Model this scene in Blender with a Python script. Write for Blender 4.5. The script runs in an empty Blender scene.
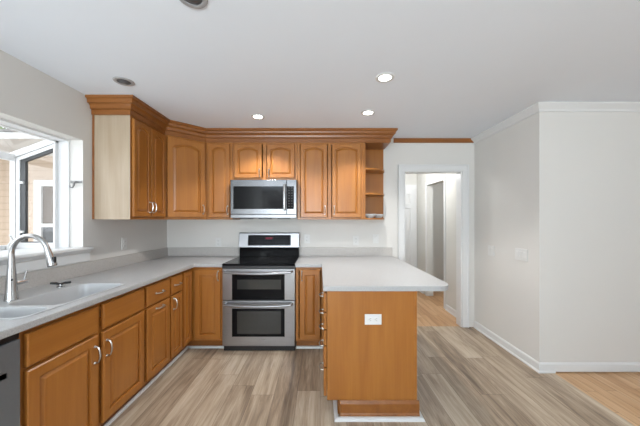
import bpy, bmesh, math, random
from mathutils import Vector, Matrix

SC = bpy.context.scene
COL = SC.collection
PI = math.pi

# ------------------------------------------------------------------ camera
FPX, H = 274.0, 1.37
cam_d = bpy.data.cameras.new('camera')
cam = bpy.data.objects.new('camera', cam_d); COL.objects.link(cam)
cam.location = (0, 0, H); cam.rotation_euler = (PI / 2, 0, 0)
cam_d.sensor_width = 36.0; cam_d.lens = FPX / 640 * 36.0
cam_d.shift_x = 0.0; cam_d.shift_y = 7.0 / 640
cam_d.clip_start = 0.02; cam_d.clip_end = 200
SC.camera = cam

# ------------------------------------------------------------------ world, exposure, big lights
SC.view_settings.view_transform = 'Standard'
SC.view_settings.look = 'None'
SC.view_settings.gamma = 1.0
SC.view_settings.use_curve_mapping = False
SC.view_settings.exposure = 0.12
W = bpy.data.worlds.new('world'); SC.world = W; W.use_nodes = True
bgn = W.node_tree.nodes['Background']
bgn.inputs[0].default_value = (0.90, 0.95, 1.0, 1); bgn.inputs[1].default_value = 2.2

def area(name, loc, rot, sx, sy, power, col):
    l = bpy.data.lights.new(name, 'AREA'); l.shape = 'RECTANGLE'; l.size = sx; l.size_y = sy
    l.energy = power; l.color = col
    o = bpy.data.objects.new(name, l); COL.objects.link(o); o.location = loc; o.rotation_euler = rot
    return o
area('rear_fill_light', (-0.7, -3.10, 1.25), (PI / 2 + 1.22, 0, 0), 2.2, 1.7, 330, (0.82, 0.925, 1.0))  # added fill for an unseen rear window, tilted up to brighten the ceiling
area('dining_fill_light', (5.3, -0.9, 1.30), (PI / 2 + 0.75, 0, PI / 2), 1.8, 1.2, 14, (0.82, 0.93, 1.0))  # added fill in place of an unseen dining window, also tilted upwards
area('sink_window_light', (-2.75, 1.58, 1.75), (PI / 2, 0, -PI / 2), 1.2, 1.0, 7, (0.88, 0.95, 1.0))

# ------------------------------------------------------------------ node materials
def new_mat(name):
    m = bpy.data.materials.new(name); m.use_nodes = True
    nt = m.node_tree
    return m, nt, nt.nodes['Principled BSDF']

def srgb(r, g, b):
    f = lambda c: ((c / 255 + 0.055) / 1.055) ** 2.4 if c > 10 else c / 255 / 12.92
    return (f(r), f(g), f(b), 1)

def plain(name, col, rough=0.5, metal=0.0, noise=0.0, nscale=40, bump=0.0, spec=0.5):
    m, nt, p = new_mat(name)
    p.inputs['Roughness'].default_value = rough; p.inputs['Metallic'].default_value = metal
    p.inputs['Specular IOR Level'].default_value = spec
    tc = nt.nodes.new('ShaderNodeTexCoord')
    n = nt.nodes.new('ShaderNodeTexNoise'); n.inputs['Scale'].default_value = nscale; n.inputs['Detail'].default_value = 4
    nt.links.new(tc.outputs['Object'], n.inputs['Vector'])
    mix = nt.nodes.new('ShaderNodeMixRGB')
    mix.inputs[1].default_value = tuple(c * (1 - noise) for c in col[:3]) + (1,)
    mix.inputs[2].default_value = tuple(min(1, c * (1 + noise)) for c in col[:3]) + (1,)
    nt.links.new(n.outputs['Fac'], mix.inputs[0])
    nt.links.new(mix.outputs[0], p.inputs['Base Color'])
    if bump:
        b = nt.nodes.new('ShaderNodeBump'); b.inputs['Strength'].default_value = bump; b.inputs['Distance'].default_value = 0.002
        nt.links.new(n.outputs['Fac'], b.inputs['Height']); nt.links.new(b.outputs[0], p.inputs['Normal'])
    return m

def wood(name, dark, mid, light, axis='Z', rough=0.32, scale=1.0):
    m, nt, p = new_mat(name)
    N, L = nt.nodes.new, nt.links.new
    tc = N('ShaderNodeTexCoord'); oi = N('ShaderNodeObjectInfo')
    add = N('ShaderNodeVectorMath'); add.operation = 'ADD'
    cmb = N('ShaderNodeCombineXYZ')
    mul = N('ShaderNodeMath'); mul.operation = 'MULTIPLY'; mul.inputs[1].default_value = 37.0
    L(oi.outputs['Random'], mul.inputs[0])
    for i in range(3): L(mul.outputs[0], cmb.inputs[i])
    L(tc.outputs['Object'], add.inputs[0]); L(cmb.outputs[0], add.inputs[1])
    mp = N('ShaderNodeMapping'); s = [14 * scale] * 3; s['XYZ'.index(axis)] = 1.3 * scale
    mp.inputs['Scale'].default_value = s
    L(add.outputs[0], mp.inputs['Vector'])
    n1 = N('ShaderNodeTexNoise'); n1.inputs['Scale'].default_value = 1.0; n1.inputs['Detail'].default_value = 5; n1.inputs['Distortion'].default_value = 0.6
    L(mp.outputs[0], n1.inputs['Vector'])
    mp2 = N('ShaderNodeMapping'); s2 = [90 * scale] * 3; s2['XYZ'.index(axis)] = 3.0 * scale
    mp2.inputs['Scale'].default_value = s2
    L(add.outputs[0], mp2.inputs['Vector'])
    n2 = N('ShaderNodeTexNoise'); n2.inputs['Scale'].default_value = 1.0; n2.inputs['Detail'].default_value = 3
    L(mp2.outputs[0], n2.inputs['Vector'])
    mm = N('ShaderNodeMath'); mm.operation = 'MULTIPLY_ADD'; mm.inputs[1].default_value = 0.3
    sub = N('ShaderNodeMath'); sub.operation = 'MULTIPLY'; sub.inputs[1].default_value = 0.7
    L(n1.outputs['Fac'], sub.inputs[0]); L(n2.outputs['Fac'], mm.inputs[0]); L(sub.outputs[0], mm.inputs[2])
    cr = N('ShaderNodeValToRGB'); cr.color_ramp.elements[0].position = 0.32; cr.color_ramp.elements[1].position = 0.68
    cr.color_ramp.elements[0].color = dark; cr.color_ramp.elements[1].color = light
    e = cr.color_ramp.elements.new(0.5); e.color = mid
    L(mm.outputs[0], cr.inputs[0]); L(cr.outputs[0], p.inputs['Base Color'])
    p.inputs['Roughness'].default_value = rough
    b = N('ShaderNodeBump'); b.inputs['Strength'].default_value = 0.06; b.inputs['Distance'].default_value = 0.001
    L(n2.outputs['Fac'], b.inputs['Height']); L(b.outputs[0], p.inputs['Normal'])
    return m

def planks(name, ramp, pw, pl, rough, seam=0.35):
    """floor boards running along Y, one random tone per board plus grain and thin seams"""
    m, nt, p = new_mat(name)
    N, L = nt.nodes.new, nt.links.new
    tc = N('ShaderNodeTexCoord'); sep = N('ShaderNodeSeparateXYZ'); L(tc.outputs['Object'], sep.inputs[0])
    def M(op, a, b=None, c=None):
        n = N('ShaderNodeMath'); n.operation = op
        for i, v in enumerate((a, b, c)):
            if v is None: continue
            if isinstance(v, (int, float)): n.inputs[i].default_value = v
            else: L(v, n.inputs[i])
        return n.outputs[0]
    xs = M('DIVIDE', sep.outputs[0], pw); row = M('FLOOR', xs); fx = M('FRACT', xs)
    wr = N('ShaderNodeTexWhiteNoise'); wr.noise_dimensions = '1D'; L(row, wr.inputs['W'])
    ys = M('ADD', M('DIVIDE', sep.outputs[1], pl), M('MULTIPLY', wr.outputs['Value'], 7.31)); col = M('FLOOR', ys); fy = M('FRACT', ys)
    cid = N('ShaderNodeCombineXYZ'); L(row, cid.inputs[0]); L(col, cid.inputs[1])
    wn = N('ShaderNodeTexWhiteNoise'); wn.noise_dimensions = '3D'; L(cid.outputs[0], wn.inputs['Vector'])
    rnd = wn.outputs['Value']
    gv = N('ShaderNodeCombineXYZ')
    L(M('ADD', M('MULTIPLY', sep.outputs[0], 16.0), M('MULTIPLY', rnd, 91.0)), gv.inputs[0])
    L(M('ADD', M('MULTIPLY', sep.outputs[1], 1.5), M('MULTIPLY', rnd, 53.0)), gv.inputs[1])
    n1 = N('ShaderNodeTexNoise'); n1.inputs['Scale'].default_value = 1.0; n1.inputs['Detail'].default_value = 6; n1.inputs['Roughness'].default_value = 0.62; n1.inputs['Distortion'].default_value = 0.8
    L(gv.outputs[0], n1.inputs['Vector'])
    gw = N('ShaderNodeCombineXYZ')
    L(M('ADD', M('MULTIPLY', sep.outputs[0], 95.0), M('MULTIPLY', rnd, 31.0)), gw.inputs[0]); L(M('MULTIPLY', sep.outputs[1], 4.0), gw.inputs[1])
    n2 = N('ShaderNodeTexNoise'); n2.inputs['Scale'].default_value = 1.0; n2.inputs['Detail'].default_value = 4; n2.inputs['Distortion'].default_value = 0.5
    L(gw.outputs[0], n2.inputs['Vector'])
    t = M('ADD', M('MULTIPLY', rnd, 0.36), M('MULTIPLY', M('SUBTRACT', n1.outputs['Fac'], 0.5), 1.15))
    t = M('ADD', t, M('MULTIPLY', M('SUBTRACT', n2.outputs['Fac'], 0.5), 0.5))
    t = M('ADD', t, 0.30)
    cr = N('ShaderNodeValToRGB')
    els = cr.color_ramp.elements
    els[0].position, els[0].color = ramp[0]; els[1].position, els[1].color = ramp[-1]
    for pos, c in ramp[1:-1]:
        e = els.new(pos); e.color = c
    L(t, cr.inputs[0])
    ex = M('LESS_THAN', M('MINIMUM', fx, M('SUBTRACT', 1.0, fx)), 0.0016 / pw)
    ey = M('LESS_THAN', M('MINIMUM', fy, M('SUBTRACT', 1.0, fy)), 0.0016 / pl)
    ed = M('MAXIMUM', ex, ey)
    mix = N('ShaderNodeMixRGB'); mix.blend_type = 'MULTIPLY'
    L(M('MULTIPLY', ed, 1.0 - seam), mix.inputs[0]); L(cr.outputs[0], mix.inputs[1]); mix.inputs[2].default_value = (0.25, 0.2, 0.17, 1)
    L(mix.outputs[0], p.inputs['Base Color'])
    p.inputs['Roughness'].default_value = rough
    b = N('ShaderNodeBump'); b.inputs['Strength'].default_value = 0.15; b.inputs['Distance'].default_value = 0.001
    L(n1.outputs['Fac'], b.inputs['Height']); L(b.outputs[0], p.inputs['Normal'])
    return m

def speckle(name, a, b, rough, scale=260):
    m, nt, p = new_mat(name)
    N, L = nt.nodes.new, nt.links.new
    tc = N('ShaderNodeTexCoord'); n = N('ShaderNodeTexNoise'); n.inputs['Scale'].default_value = scale; n.inputs['Detail'].default_value = 3
    L(tc.outputs['Object'], n.inputs['Vector'])
    cr = N('ShaderNodeValToRGB'); cr.color_ramp.elements[0].position = 0.38; cr.color_ramp.elements[1].position = 0.55
    cr.color_ramp.elements[0].color = a; cr.color_ramp.elements[1].color = b
    L(n.outputs['Fac'], cr.inputs[0]); L(cr.outputs[0], p.inputs['Base Color'])
    p.inputs['Roughness'].default_value = rough
    return m

def steel(name, col, rough, axis):
    m, nt, p = new_mat(name)
    N, L = nt.nodes.new, nt.links.new
    tc = N('ShaderNodeTexCoord'); mp = N('ShaderNodeMapping'); s = [400.0] * 3; s['XYZ'.index(axis)] = 6.0
    mp.inputs['Scale'].default_value = s
    n = N('ShaderNodeTexNoise'); n.inputs['Scale'].default_value = 1.0; n.inputs['Detail'].default_value = 2
    L(tc.outputs['Object'], mp.inputs[0]); L(mp.outputs[0], n.inputs['Vector'])
    mr = N('ShaderNodeMapRange'); mr.inputs['To Min'].default_value = rough - 0.06; mr.inputs['To Max'].default_value = rough + 0.06
    L(n.outputs['Fac'], mr.inputs[0]); L(mr.outputs[0], p.inputs['Roughness'])
    p.inputs['Base Color'].default_value = col; p.inputs['Metallic'].default_value = 1.0
    return m

def glass_mat(name, tint=(1, 1, 1, 1), gloss=0.08):
    m, nt, p = new_mat(name)
    nt.nodes.remove(p)
    N, L = nt.nodes.new, nt.links.new
    out = nt.nodes['Material Output']
    t = N('ShaderNodeBsdfTransparent'); t.inputs[0].default_value = tint
    g = N('ShaderNodeBsdfGlossy'); g.inputs['Roughness'].default_value = 0.02
    fr = N('ShaderNodeLayerWeight'); pw = N('ShaderNodeMath'); pw.operation = 'POWER'; pw.inputs[1].default_value = 5.0; fr.inputs['Blend'].default_value = 0.5; ma = N('ShaderNodeMath'); ma.operation = 'MULTIPLY_ADD'; ma.inputs[1].default_value = 0.9; ma.inputs[2].default_value = 0.04; L(fr.outputs['Facing'], pw.inputs[0]); L(pw.outputs[0], ma.inputs[0])
    mx = N('ShaderNodeMixShader'); L(ma.outputs[0], mx.inputs[0]); L(t.outputs[0], mx.inputs[1]); L(g.outputs[0], mx.inputs[2])
    L(mx.outputs[0], out.inputs[0])
    return m

def emit(name, col, s):
    m, nt, p = new_mat(name)
    p.inputs['Base Color'].default_value = col
    p.inputs['Emission Color'].default_value = col; p.inputs['Emission Strength'].default_value = s
    return m

def siding_mat():
    m, nt, p = new_mat('beige_lap_siding')
    N, L = nt.nodes.new, nt.links.new
    tc = N('ShaderNodeTexCoord'); sep = N('ShaderNodeSeparateXYZ'); L(tc.outputs['Object'], sep.inputs[0])
    d = N('ShaderNodeMath'); d.operation = 'DIVIDE'; d.inputs[1].default_value = 0.11; L(sep.outputs[2], d.inputs[0])
    f = N('ShaderNodeMath'); f.operation = 'FRACT'; L(d.outputs[0], f.inputs[0])
    lt = N('ShaderNodeMath'); lt.operation = 'LESS_THAN'; lt.inputs[1].default_value = 0.07; L(f.outputs[0], lt.inputs[0])
    mx = N('ShaderNodeMixRGB'); L(lt.outputs[0], mx.inputs[0]); mx.inputs[1].default_value = srgb(200, 178, 156); mx.inputs[2].default_value = srgb(178, 156, 134)
    L(mx.outputs[0], p.inputs['Base Color']); p.inputs['Roughness'].default_value = 0.7
    b = N('ShaderNodeBump'); b.inputs['Distance'].default_value = 0.01; L(f.outputs[0], b.inputs['Height']); L(b.outputs[0], p.inputs['Normal'])
    return m

WALL = plain('white_wall_paint', srgb(214, 211, 206), 0.6, noise=0.012, nscale=3, spec=0.3)
CEIL = plain('white_ceiling_paint', srgb(234, 239, 246), 0.75, noise=0.01, nscale=4, spec=0.2)
TRIM = plain('white_trim_gloss', srgb(217, 217, 216), 0.35, noise=0.01)
WOOD = wood('honey_maple', srgb(150, 93, 38), srgb(159, 101, 43), srgb(167, 109, 48))
WOODH = wood('honey_maple_horizontal', srgb(150, 93, 38), srgb(159, 101, 43), srgb(167, 109, 48), axis='X')
WOODP = wood('glare_pale_maple', srgb(162, 142, 118), srgb(171, 152, 129), srgb(179, 161, 139), rough=0.4)  # maple end panel with the window's glare put into the colour
WOODY = wood('maple_moulding_depth', srgb(160, 98, 46), srgb(172, 108, 54), srgb(184, 120, 64), axis='Y')
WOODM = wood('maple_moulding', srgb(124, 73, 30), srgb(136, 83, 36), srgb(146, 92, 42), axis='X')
WOODD = plain('dark_toe_recess', srgb(96, 58, 32), 0.5, noise=0.1)
FLOOR = planks('weathered_oak_vinyl', [(0.04, srgb(98, 82, 67)), (0.3, srgb(142, 123, 103)), (0.5, srgb(171, 152, 130)), (0.72, srgb(191, 175, 154)), (0.95, srgb(208, 197, 180))], 0.18, 1.22, 0.42)
FLOORO = planks('golden_oak_boards', [(0.05, srgb(160, 116, 76)), (0.4, srgb(188, 146, 104)), (0.7, srgb(204, 166, 126)), (0.98, srgb(216, 182, 146))], 0.085, 1.0, 0.4)
COUNTER = speckle('pale_grey_solid_surface', srgb(160, 160, 160), srgb(178, 178, 178), 0.3)
SPLASH = speckle('taupe_grey_solid_surface', srgb(168, 163, 157), srgb(190, 185, 180), 0.4)
SINKW = plain('white_composite_sink', srgb(182, 182, 182), 0.35, noise=0.01)
NICKEL = plain('satin_nickel', (0.5, 0.49, 0.47, 1), 0.3, 1.0, noise=0.03)
CHROME = plain('brushed_chrome', (0.55, 0.55, 0.55, 1), 0.26, 1.0, noise=0.03)
STEELX = steel('stainless_horizontal', (0.34, 0.34, 0.35, 1), 0.30, 'X')
STEELM = steel('stainless_satin', (0.15, 0.15, 0.155, 1), 0.26, 'X')
STEELD = steel('stainless_dark_vent', (0.22, 0.22, 0.225, 1), 0.35, 'X')
BLACKG = plain('black_gloss_glass', (0.006, 0.006, 0.007, 1), 0.05, spec=0.12)
OVENG = plain('oven_window_glass', (0.03, 0.03, 0.028, 1), 0.05, spec=0.6)
BLACKM = plain('black_plastic', (0.012, 0.012, 0.013, 1), 0.35)
DWASH = plain('slate_steel_door', srgb(108, 111, 114), 0.42, 0.3, noise=0.06, nscale=90)
PLATE = plain('white_plastic_plate', srgb(218, 217, 214), 0.35)
PLATED = plain('grey_slot', srgb(120, 118, 115), 0.5)
GLASS = glass_mat('clear_window_glass')
SASHD = plain('charcoal_sash_shade', srgb(60, 61, 62), 0.5)  # sash darkness from shade and screen, put into the colour
FRAMEG = plain('white_vinyl_frame', srgb(222, 222, 222), 0.4)
LENS = emit('lit_lamp_lens', (1.0, 0.96, 0.9, 1), 9.0)
HOOKM = plain('dull_nickel_hook', srgb(128, 127, 126), 0.35, 0.4)
RINGG = plain('silver_lamp_ring', srgb(168, 168, 170), 0.35, 0.2)
LENSG = plain('grey_lamp_baffle', srgb(92, 92, 94), 0.4, 0.2)
SIDING = siding_mat()
LEAF = plain('tree_leaves', srgb(120, 136, 96), 0.7, noise=0.4, nscale=6)
BARK = plain('tree_bark', srgb(110, 95, 80), 0.8, noise=0.3)
GRASS = plain('pale_bounce_ground', srgb(205, 202, 195), 0.9, noise=0.08, nscale=8)  # ground made pale to bounce light up onto the eave soffit
ROOFM = plain('grey_roof_shingle', srgb(150, 148, 146), 0.8, noise=0.25, nscale=30)
CURT = plain('brown_window_screen', srgb(98, 82, 66), 0.6, noise=0.5, nscale=28)
HALLW = plain('hall_wall_paint', srgb(208, 206, 200), 0.6, noise=0.012, nscale=3, spec=0.3)
RED = emit('red_clock_digits', (0.5, 0.03, 0.07, 1), 0.5)
MARK = plain('grey_printed_marks', srgb(190, 190, 190), 0.5)
RING = plain('burner_ring_print', (0.035, 0.035, 0.037, 1), 0.12)

def keys_mat():
    m, nt, p = new_mat('black_keypad_glass')
    N, L = nt.nodes.new, nt.links.new
    tc = N('ShaderNodeTexCoord'); sep = N('ShaderNodeSeparateXYZ'); L(tc.outputs['Object'], sep.inputs[0])
    def M(op, a, b):
        n = N('ShaderNodeMath'); n.operation = op
        for i, v in enumerate((a, b)):
            if isinstance(v, (int, float)): n.inputs[i].default_value = v
            else: L(v, n.inputs[i])
        return n.outputs[0]
    fx = M('FRACT', M('DIVIDE', sep.outputs[0], .034), 0); fz = M('FRACT', M('DIVIDE', sep.outputs[2], .030), 0)
    k = M('MULTIPLY', M('LESS_THAN', M('ABSOLUTE', M('SUBTRACT', fx, .5), 0), .20), M('LESS_THAN', M('ABSOLUTE', M('SUBTRACT', fz, .5), 0), .11))
    mx = N('ShaderNodeMixRGB'); L(k, mx.inputs[0]); mx.inputs[1].default_value = (.006, .006, .007, 1); mx.inputs[2].default_value = (.12, .12, .125, 1)
    L(mx.outputs[0], p.inputs['Base Color']); p.inputs['Roughness'].default_value = .08; p.inputs['Specular IOR Level'].default_value = .06
    return m
KEYS = keys_mat()

# ------------------------------------------------------------------ mesh helpers
def box(bm, x0, x1, y0, y1, z0, z1):
    r = bmesh.ops.create_cube(bm, size=1.0)
    bmesh.ops.scale(bm, vec=(x1 - x0, y1 - y0, z1 - z0), verts=r['verts'])
    bmesh.ops.translate(bm, vec=((x0 + x1) / 2, (y0 + y1) / 2, (z0 + z1) / 2), verts=r['verts'])
    return r['verts']

def link(name, bm, mat, parent=None, bevel=0.0, smooth=False, seg=2):
    bmesh.ops.recalc_face_normals(bm, faces=bm.faces[:])
    me = bpy.data.meshes.new(name); bm.to_mesh(me); bm.free()
    me.materials.append(mat)
    if smooth:
        for f in me.polygons: f.use_smooth = True
    o = bpy.data.objects.new(name, me); COL.objects.link(o)
    if parent: o.parent = parent
    if bevel:
        b = o.modifiers.new('bevel', 'BEVEL'); b.width = bevel; b.segments = seg; b.limit_method = 'ANGLE'; b.angle_limit = math.radians(35)
    if smooth:
        es = o.modifiers.new('split', 'EDGE_SPLIT'); es.split_angle = math.radians(40)
    return o

def bx(name, mat, parent, *boxes, bevel=0.0015):
    bm = bmesh.new()
    for b in boxes: box(bm, *b)
    return link(name, bm, mat, parent, bevel)

def tube(bm, pts, radii, n=10):
    pts = [Vector(p) for p in pts]
    if isinstance(radii, (int, float)): radii = [radii] * len(pts)
    rings = []; up = None
    for i, p in enumerate(pts):
        d = (pts[min(i + 1, len(pts) - 1)] - pts[max(i - 1, 0)]).normalized()
        if up is None:
            up = Vector((0, 0, 1)) if abs(d.z) < 0.9 else Vector((1, 0, 0))
        s = d.cross(up).normalized(); up = s.cross(d).normalized()
        rings.append([bm.verts.new(p + (s * math.cos(2 * PI * k / n) + up * math.sin(2 * PI * k / n)) * radii[i]) for k in range(n)])
    for a, b in zip(rings, rings[1:]):
        for k in range(n): bm.faces.new((a[k], a[(k + 1) % n], b[(k + 1) % n], b[k]))
    bm.faces.new(rings[0][::-1]); bm.faces.new(rings[-1])

def lathe(bm, prof, c=(0, 0, 0), n=28):
    rings = []
    for r, z in prof:
        if r < 1e-6: rings.append([bm.verts.new((c[0], c[1], c[2] + z))])
        else: rings.append([bm.verts.new((c[0] + r * math.cos(2 * PI * k / n), c[1] + r * math.sin(2 * PI * k / n), c[2] + z)) for k in range(n)])
    for a, b in zip(rings, rings[1:]):
        for k in range(n):
            if len(a) == 1 and len(b) == 1: continue
            if len(a) == 1: bm.faces.new((a[0], b[k], b[(k + 1) % n]))
            elif len(b) == 1: bm.faces.new((a[k], a[(k + 1) % n], b[0]))
            else: bm.faces.new((a[k], a[(k + 1) % n], b[(k + 1) % n], b[k]))

def plate(bm, outline, holes, c0, c1, fn):
    """flat slab: 2D outline with holes, between c0 and c1, mapped by fn(a,b,c)"""
    loops = [outline] + list(holes)
    t = bmesh.new(); edges = []
    for lp in loops:
        vs = [t.verts.new((a, b, 0)) for a, b in lp]
        for i in range(len(vs)): edges.append(t.edges.new((vs[i], vs[(i + 1) % len(vs)])))
    bmesh.ops.triangle_fill(t, use_beauty=True, edges=edges)
    t.verts.ensure_lookup_table(); t.verts.index_update()
    tris = [[(v.co.x, v.co.y) for v in f.verts] for f in t.faces]
    t.free()
    lo, hi = {}, {}
    def g(d, p, c):
        k = (round(p[0], 6), round(p[1], 6))
        if k not in d: d[k] = bm.verts.new(fn(p[0], p[1], c))
        return d[k]
    for tr in tris:
        bm.faces.new([g(lo, p, c0) for p in tr][::-1]); bm.faces.new([g(hi, p, c1) for p in tr])
    for lp in loops:
        for i in range(len(lp)):
            a, b = lp[i], lp[(i + 1) % len(lp)]
            bm.faces.new((g(lo, a, c0), g(lo, b, c0), g(hi, b, c1), g(hi, a, c1)))
XY = lambda a, b, c: (a, b, c)
XZ = lambda a, b, c: (a, c, b)       # wall facing Y
YZ = lambda a, b, c: (c, a, b)       # wall facing X
def rect(a0, a1, b0, b1): return [(a0, b0), (a1, b0), (a1, b1), (a0, b1)]
def rrect(a0, a1, b0, b1, r, n=5):
    out = []
    for cx, cy, s in ((a1 - r, b0 + r, -PI / 2), (a1 - r, b1 - r, 0), (a0 + r, b1 - r, PI / 2), (a0 + r, b0 + r, PI)):
        for k in range(n + 1):
            t = s + PI / 2 * k / n
            out.append((cx + r * math.cos(t), cy + r * math.sin(t)))
    return out

def sweep(bm, path, prof):
    """mitred sweep of a closed profile (out, z) along a 2D path; 'out' is to the right of travel"""
    P = [Vector(p) for p in path]; rings = []
    for i, p in enumerate(P):
        def nrm(a, b):
            d = (b - a).normalized(); return Vector((d.y, -d.x))
        if i == 0: m, k = nrm(P[0], P[1]), 1.0
        elif i == len(P) - 1: m, k = nrm(P[-2], P[-1]), 1.0
        else:
            n1, n2 = nrm(P[i - 1], p), nrm(p, P[i + 1]); m = (n1 + n2).normalized(); k = 1.0 / m.dot(n1)
        rings.append([bm.verts.new((p.x + m.x * k * o, p.y + m.y * k * o, z)) for o, z in prof])
    n = len(prof)
    for a, b in zip(rings, rings[1:]):
        for j in range(n): bm.faces.new((a[j], a[(j + 1) % n], b[(j + 1) % n], b[j]))
    bm.faces.new(rings[0][::-1]); bm.faces.new(rings[-1])

# ------------------------------------------------------------------ scene-graph helpers
def thing(name, label, cat, loc=(0, 0, 0), rz=0.0, group=None):
    o = bpy.data.objects.new(name, None); COL.objects.link(o)
    o.location = loc; o.rotation_euler = (0, 0, rz); o.empty_display_size = 0.1
    o['label'] = label; o['category'] = cat
    if group: o['group'] = group
    return o
def tag(o, label, cat, group=None):
    o['label'] = label; o['category'] = cat
    if group: o['group'] = group
    return o
def struct(name, bm, mat, parent=None, bevel=0.0):
    o = link(name, bm, mat, parent, bevel)
    if parent is None: o['kind'] = 'structure'
    return o

# ================================================================== SETTING
XL, XR, YB, YC, ZC = -1.96, 1.978, 3.51, 2.47, 2.415   # left wall, right wall, back wall, facing wall, ceiling
XD = 2.096                                            # edge between the two floors
RY = -3.2                                             # rear wall

bm = bmesh.new(); plate(bm, [(XL - .11, RY), (XD, RY), (XD, YC + .06), (XR + .06, YC + .06), (XR + .06, YB + .02), (XL - .11, YB + .02)], [], -0.06, 0.0, XY)
struct('floor', bm, FLOOR)
bm = bmesh.new(); box(bm, XD, 5.6, RY, YC + .06, -0.06, 0.0); struct('floor_dining', bm, FLOORO)
bm = bmesh.new(); box(bm, 0.7, 3.7, YB + .02, 5.6, -0.06, 0.0); struct('floor_hall', bm, FLOORO)
bm = bmesh.new(); box(bm, XL - .11, 5.6, RY, 5.6, ZC, ZC + 0.1); struct('ceiling', bm, CEIL)

# left wall with the garden-window opening
WY0, WY1, WZ0, WZ1 = 0.92, 2.266, 1.12, 2.03
bm = bmesh.new(); plate(bm, rect(RY, YB + .12, 0, ZC), [rect(WY0, WY1, WZ0, WZ1)], XL - .107, XL, YZ); struct('wall_left', bm, WALL)
# back wall with the hall doorway
DX0, DX1, DZ = 1.08, 1.817, 1.995
bm = bmesh.new(); plate(bm, [(XL, 0), (DX0, 0), (DX0, DZ), (DX1, DZ), (DX1, 0), (XR + .12, 0), (XR + .12, ZC), (XL, ZC)], [], YB, YB + .12, XZ); struct('wall_back', bm, WALL)
# stub wall that turns the corner, and the wall facing the camera on the right
bm = bmesh.new(); plate(bm, [(XR, YB), (XR, YC), (5.6, YC), (5.6, YC + .12), (XR + .12, YC + .12), (XR + .12, YB)], [], 0, ZC, XY); struct('wall_right', bm, WALL)
# behind the camera: rear wall with a window opening, far dining wall with a window opening
bm = bmesh.new(); plate(bm, rect(XL - .107, 5.6, 0, ZC), [rect(-1.8, 0.4, 0.7, 2.1)], RY - .12, RY, XZ); struct('wall_rear', bm, WALL)
bm = bmesh.new(); plate(bm, rect(RY, YC, 0, ZC), [rect(-1.6, -0.2, 1.0, 2.0)], 5.48, 5.6, YZ); struct('wall_dining', bm, WALL)
# hall
HX = 1.93
bm = bmesh.new(); plate(bm, [(YB + .12, 0), (4.265, 0), (4.265, DZ), (4.94, DZ), (4.94, 0), (5.45, 0), (5.45, ZC), (YB + .12, ZC)], [], HX, HX + .11, YZ); struct('wall_hall_right', bm, HALLW)
bm = bmesh.new(); box(bm, 0.9, HX + .11, 5.45, 5.57, 0, ZC); struct('wall_hall_end', bm, HALLW)
bm = bmesh.new(); box(bm, 0.8, 0.9, YB + .12, 5.57, 0, ZC); struct('wall_hall_left', bm, HALLW)
bm = bmesh.new(); plate(bm, [(HX + .11, 5.45), (3.6, 5.45), (3.6, YB + .12), (3.7, YB + .12), (3.7, 5.57), (HX + .11, 5.57)], [], 0, ZC, XY); struct('wall_side_room', bm, HALLW)
bm = bmesh.new(); box(bm, XR + .12, 3.7, YB, YB + .12, 0, ZC); struct('wall_side_room_front', bm, HALLW)

# white crown along the right-hand walls
CR = [(0, 2.4145), (0.052, 2.4145), (0.052, 2.402), (0.040, 2.388), (0.016, 2.362), (0.012, 2.346), (0, 2.342)]
bm = bmesh.new(); sweep(bm, [(XR, YB - .001), (XR, YC), (5.48, YC)], CR); struct('trim_crown', bm, TRIM)
BBP = [(0, 0), (0.022, 0), (0.022, 0.008), (0.018, 0.015), (0.013, 0.018), (0.013, 0.074), (0.007, 0.084), (0, 0.086)]
bm = bmesh.new(); sweep(bm, [(XR, YB - .02), (XR, YC), (XD + .01, YC)], BBP); struct('baseboard_right', bm, TRIM)
bm = bmesh.new(); sweep(bm, [(XD + .0105, YC), (5.48, YC)], [(0, .013), (.014, .013), (.014, .074), (.007, .084), (0, .086)]); struct('baseboard_dining', bm, TRIM)
bm = bmesh.new(); sweep(bm, [(HX, 5.1), (HX, 5.449)][::-1], BBP); sweep(bm, [(HX, 4.18), (HX, YB + .14)], BBP); struct('baseboard_hall', bm, TRIM)
# wood batten where the back wall meets the ceiling
bm = bmesh.new(); box(bm, 0.94, 1.965, YB - .012, YB - .0005, 2.357, 2.4145); struct('trim_wood_batten', bm, WOODM, bevel=.002)

# hall doorway casing (kitchen side) with a stepped profile and jambs
def casing(name, a0, a1, zt, w, fn, c0, c1):
    bm = bmesh.new()
    plate(bm, [(a0 - w, 0), (a0, 0), (a0, zt), (a1, zt), (a1, 0), (a1 + w, 0), (a1 + w, zt + w), (a0 - w, zt + w)], [], c0, c1, fn)
    e = 0.018; s = (c1 - c0) * 1.45
    plate(bm, [(a0 - w, 0), (a0 - w + e, 0), (a0 - w + e, zt + w - e), (a1 + w - e, zt + w - e), (a1 + w - e, 0), (a1 + w, 0), (a1 + w, zt + w), (a0 - w, zt + w)], [], c0 if abs(c0) > abs(c1) else c0, c0 + s if True else c1, fn)
    return struct(name, bm, TRIM, bevel=.002)
casing('trim_doorway', DX0, DX1, DZ, 0.082, XZ, YB - .0005, YB - .0165)
casing('trim_hall_doorway', 4.265, 4.94, DZ, 0.06, YZ, HX - .0005, HX - .0065)
bm = bmesh.new()
box(bm, DX0, DX0 + .012, YB, YB + .12, 0, DZ); box(bm, DX1 - .012, DX1, YB, YB + .12, 0, DZ); box(bm, DX0 + .012, DX1 - .012, YB, YB + .12, DZ - .012, DZ)
struct('trim_doorway_jamb', bm, TRIM)
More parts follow.
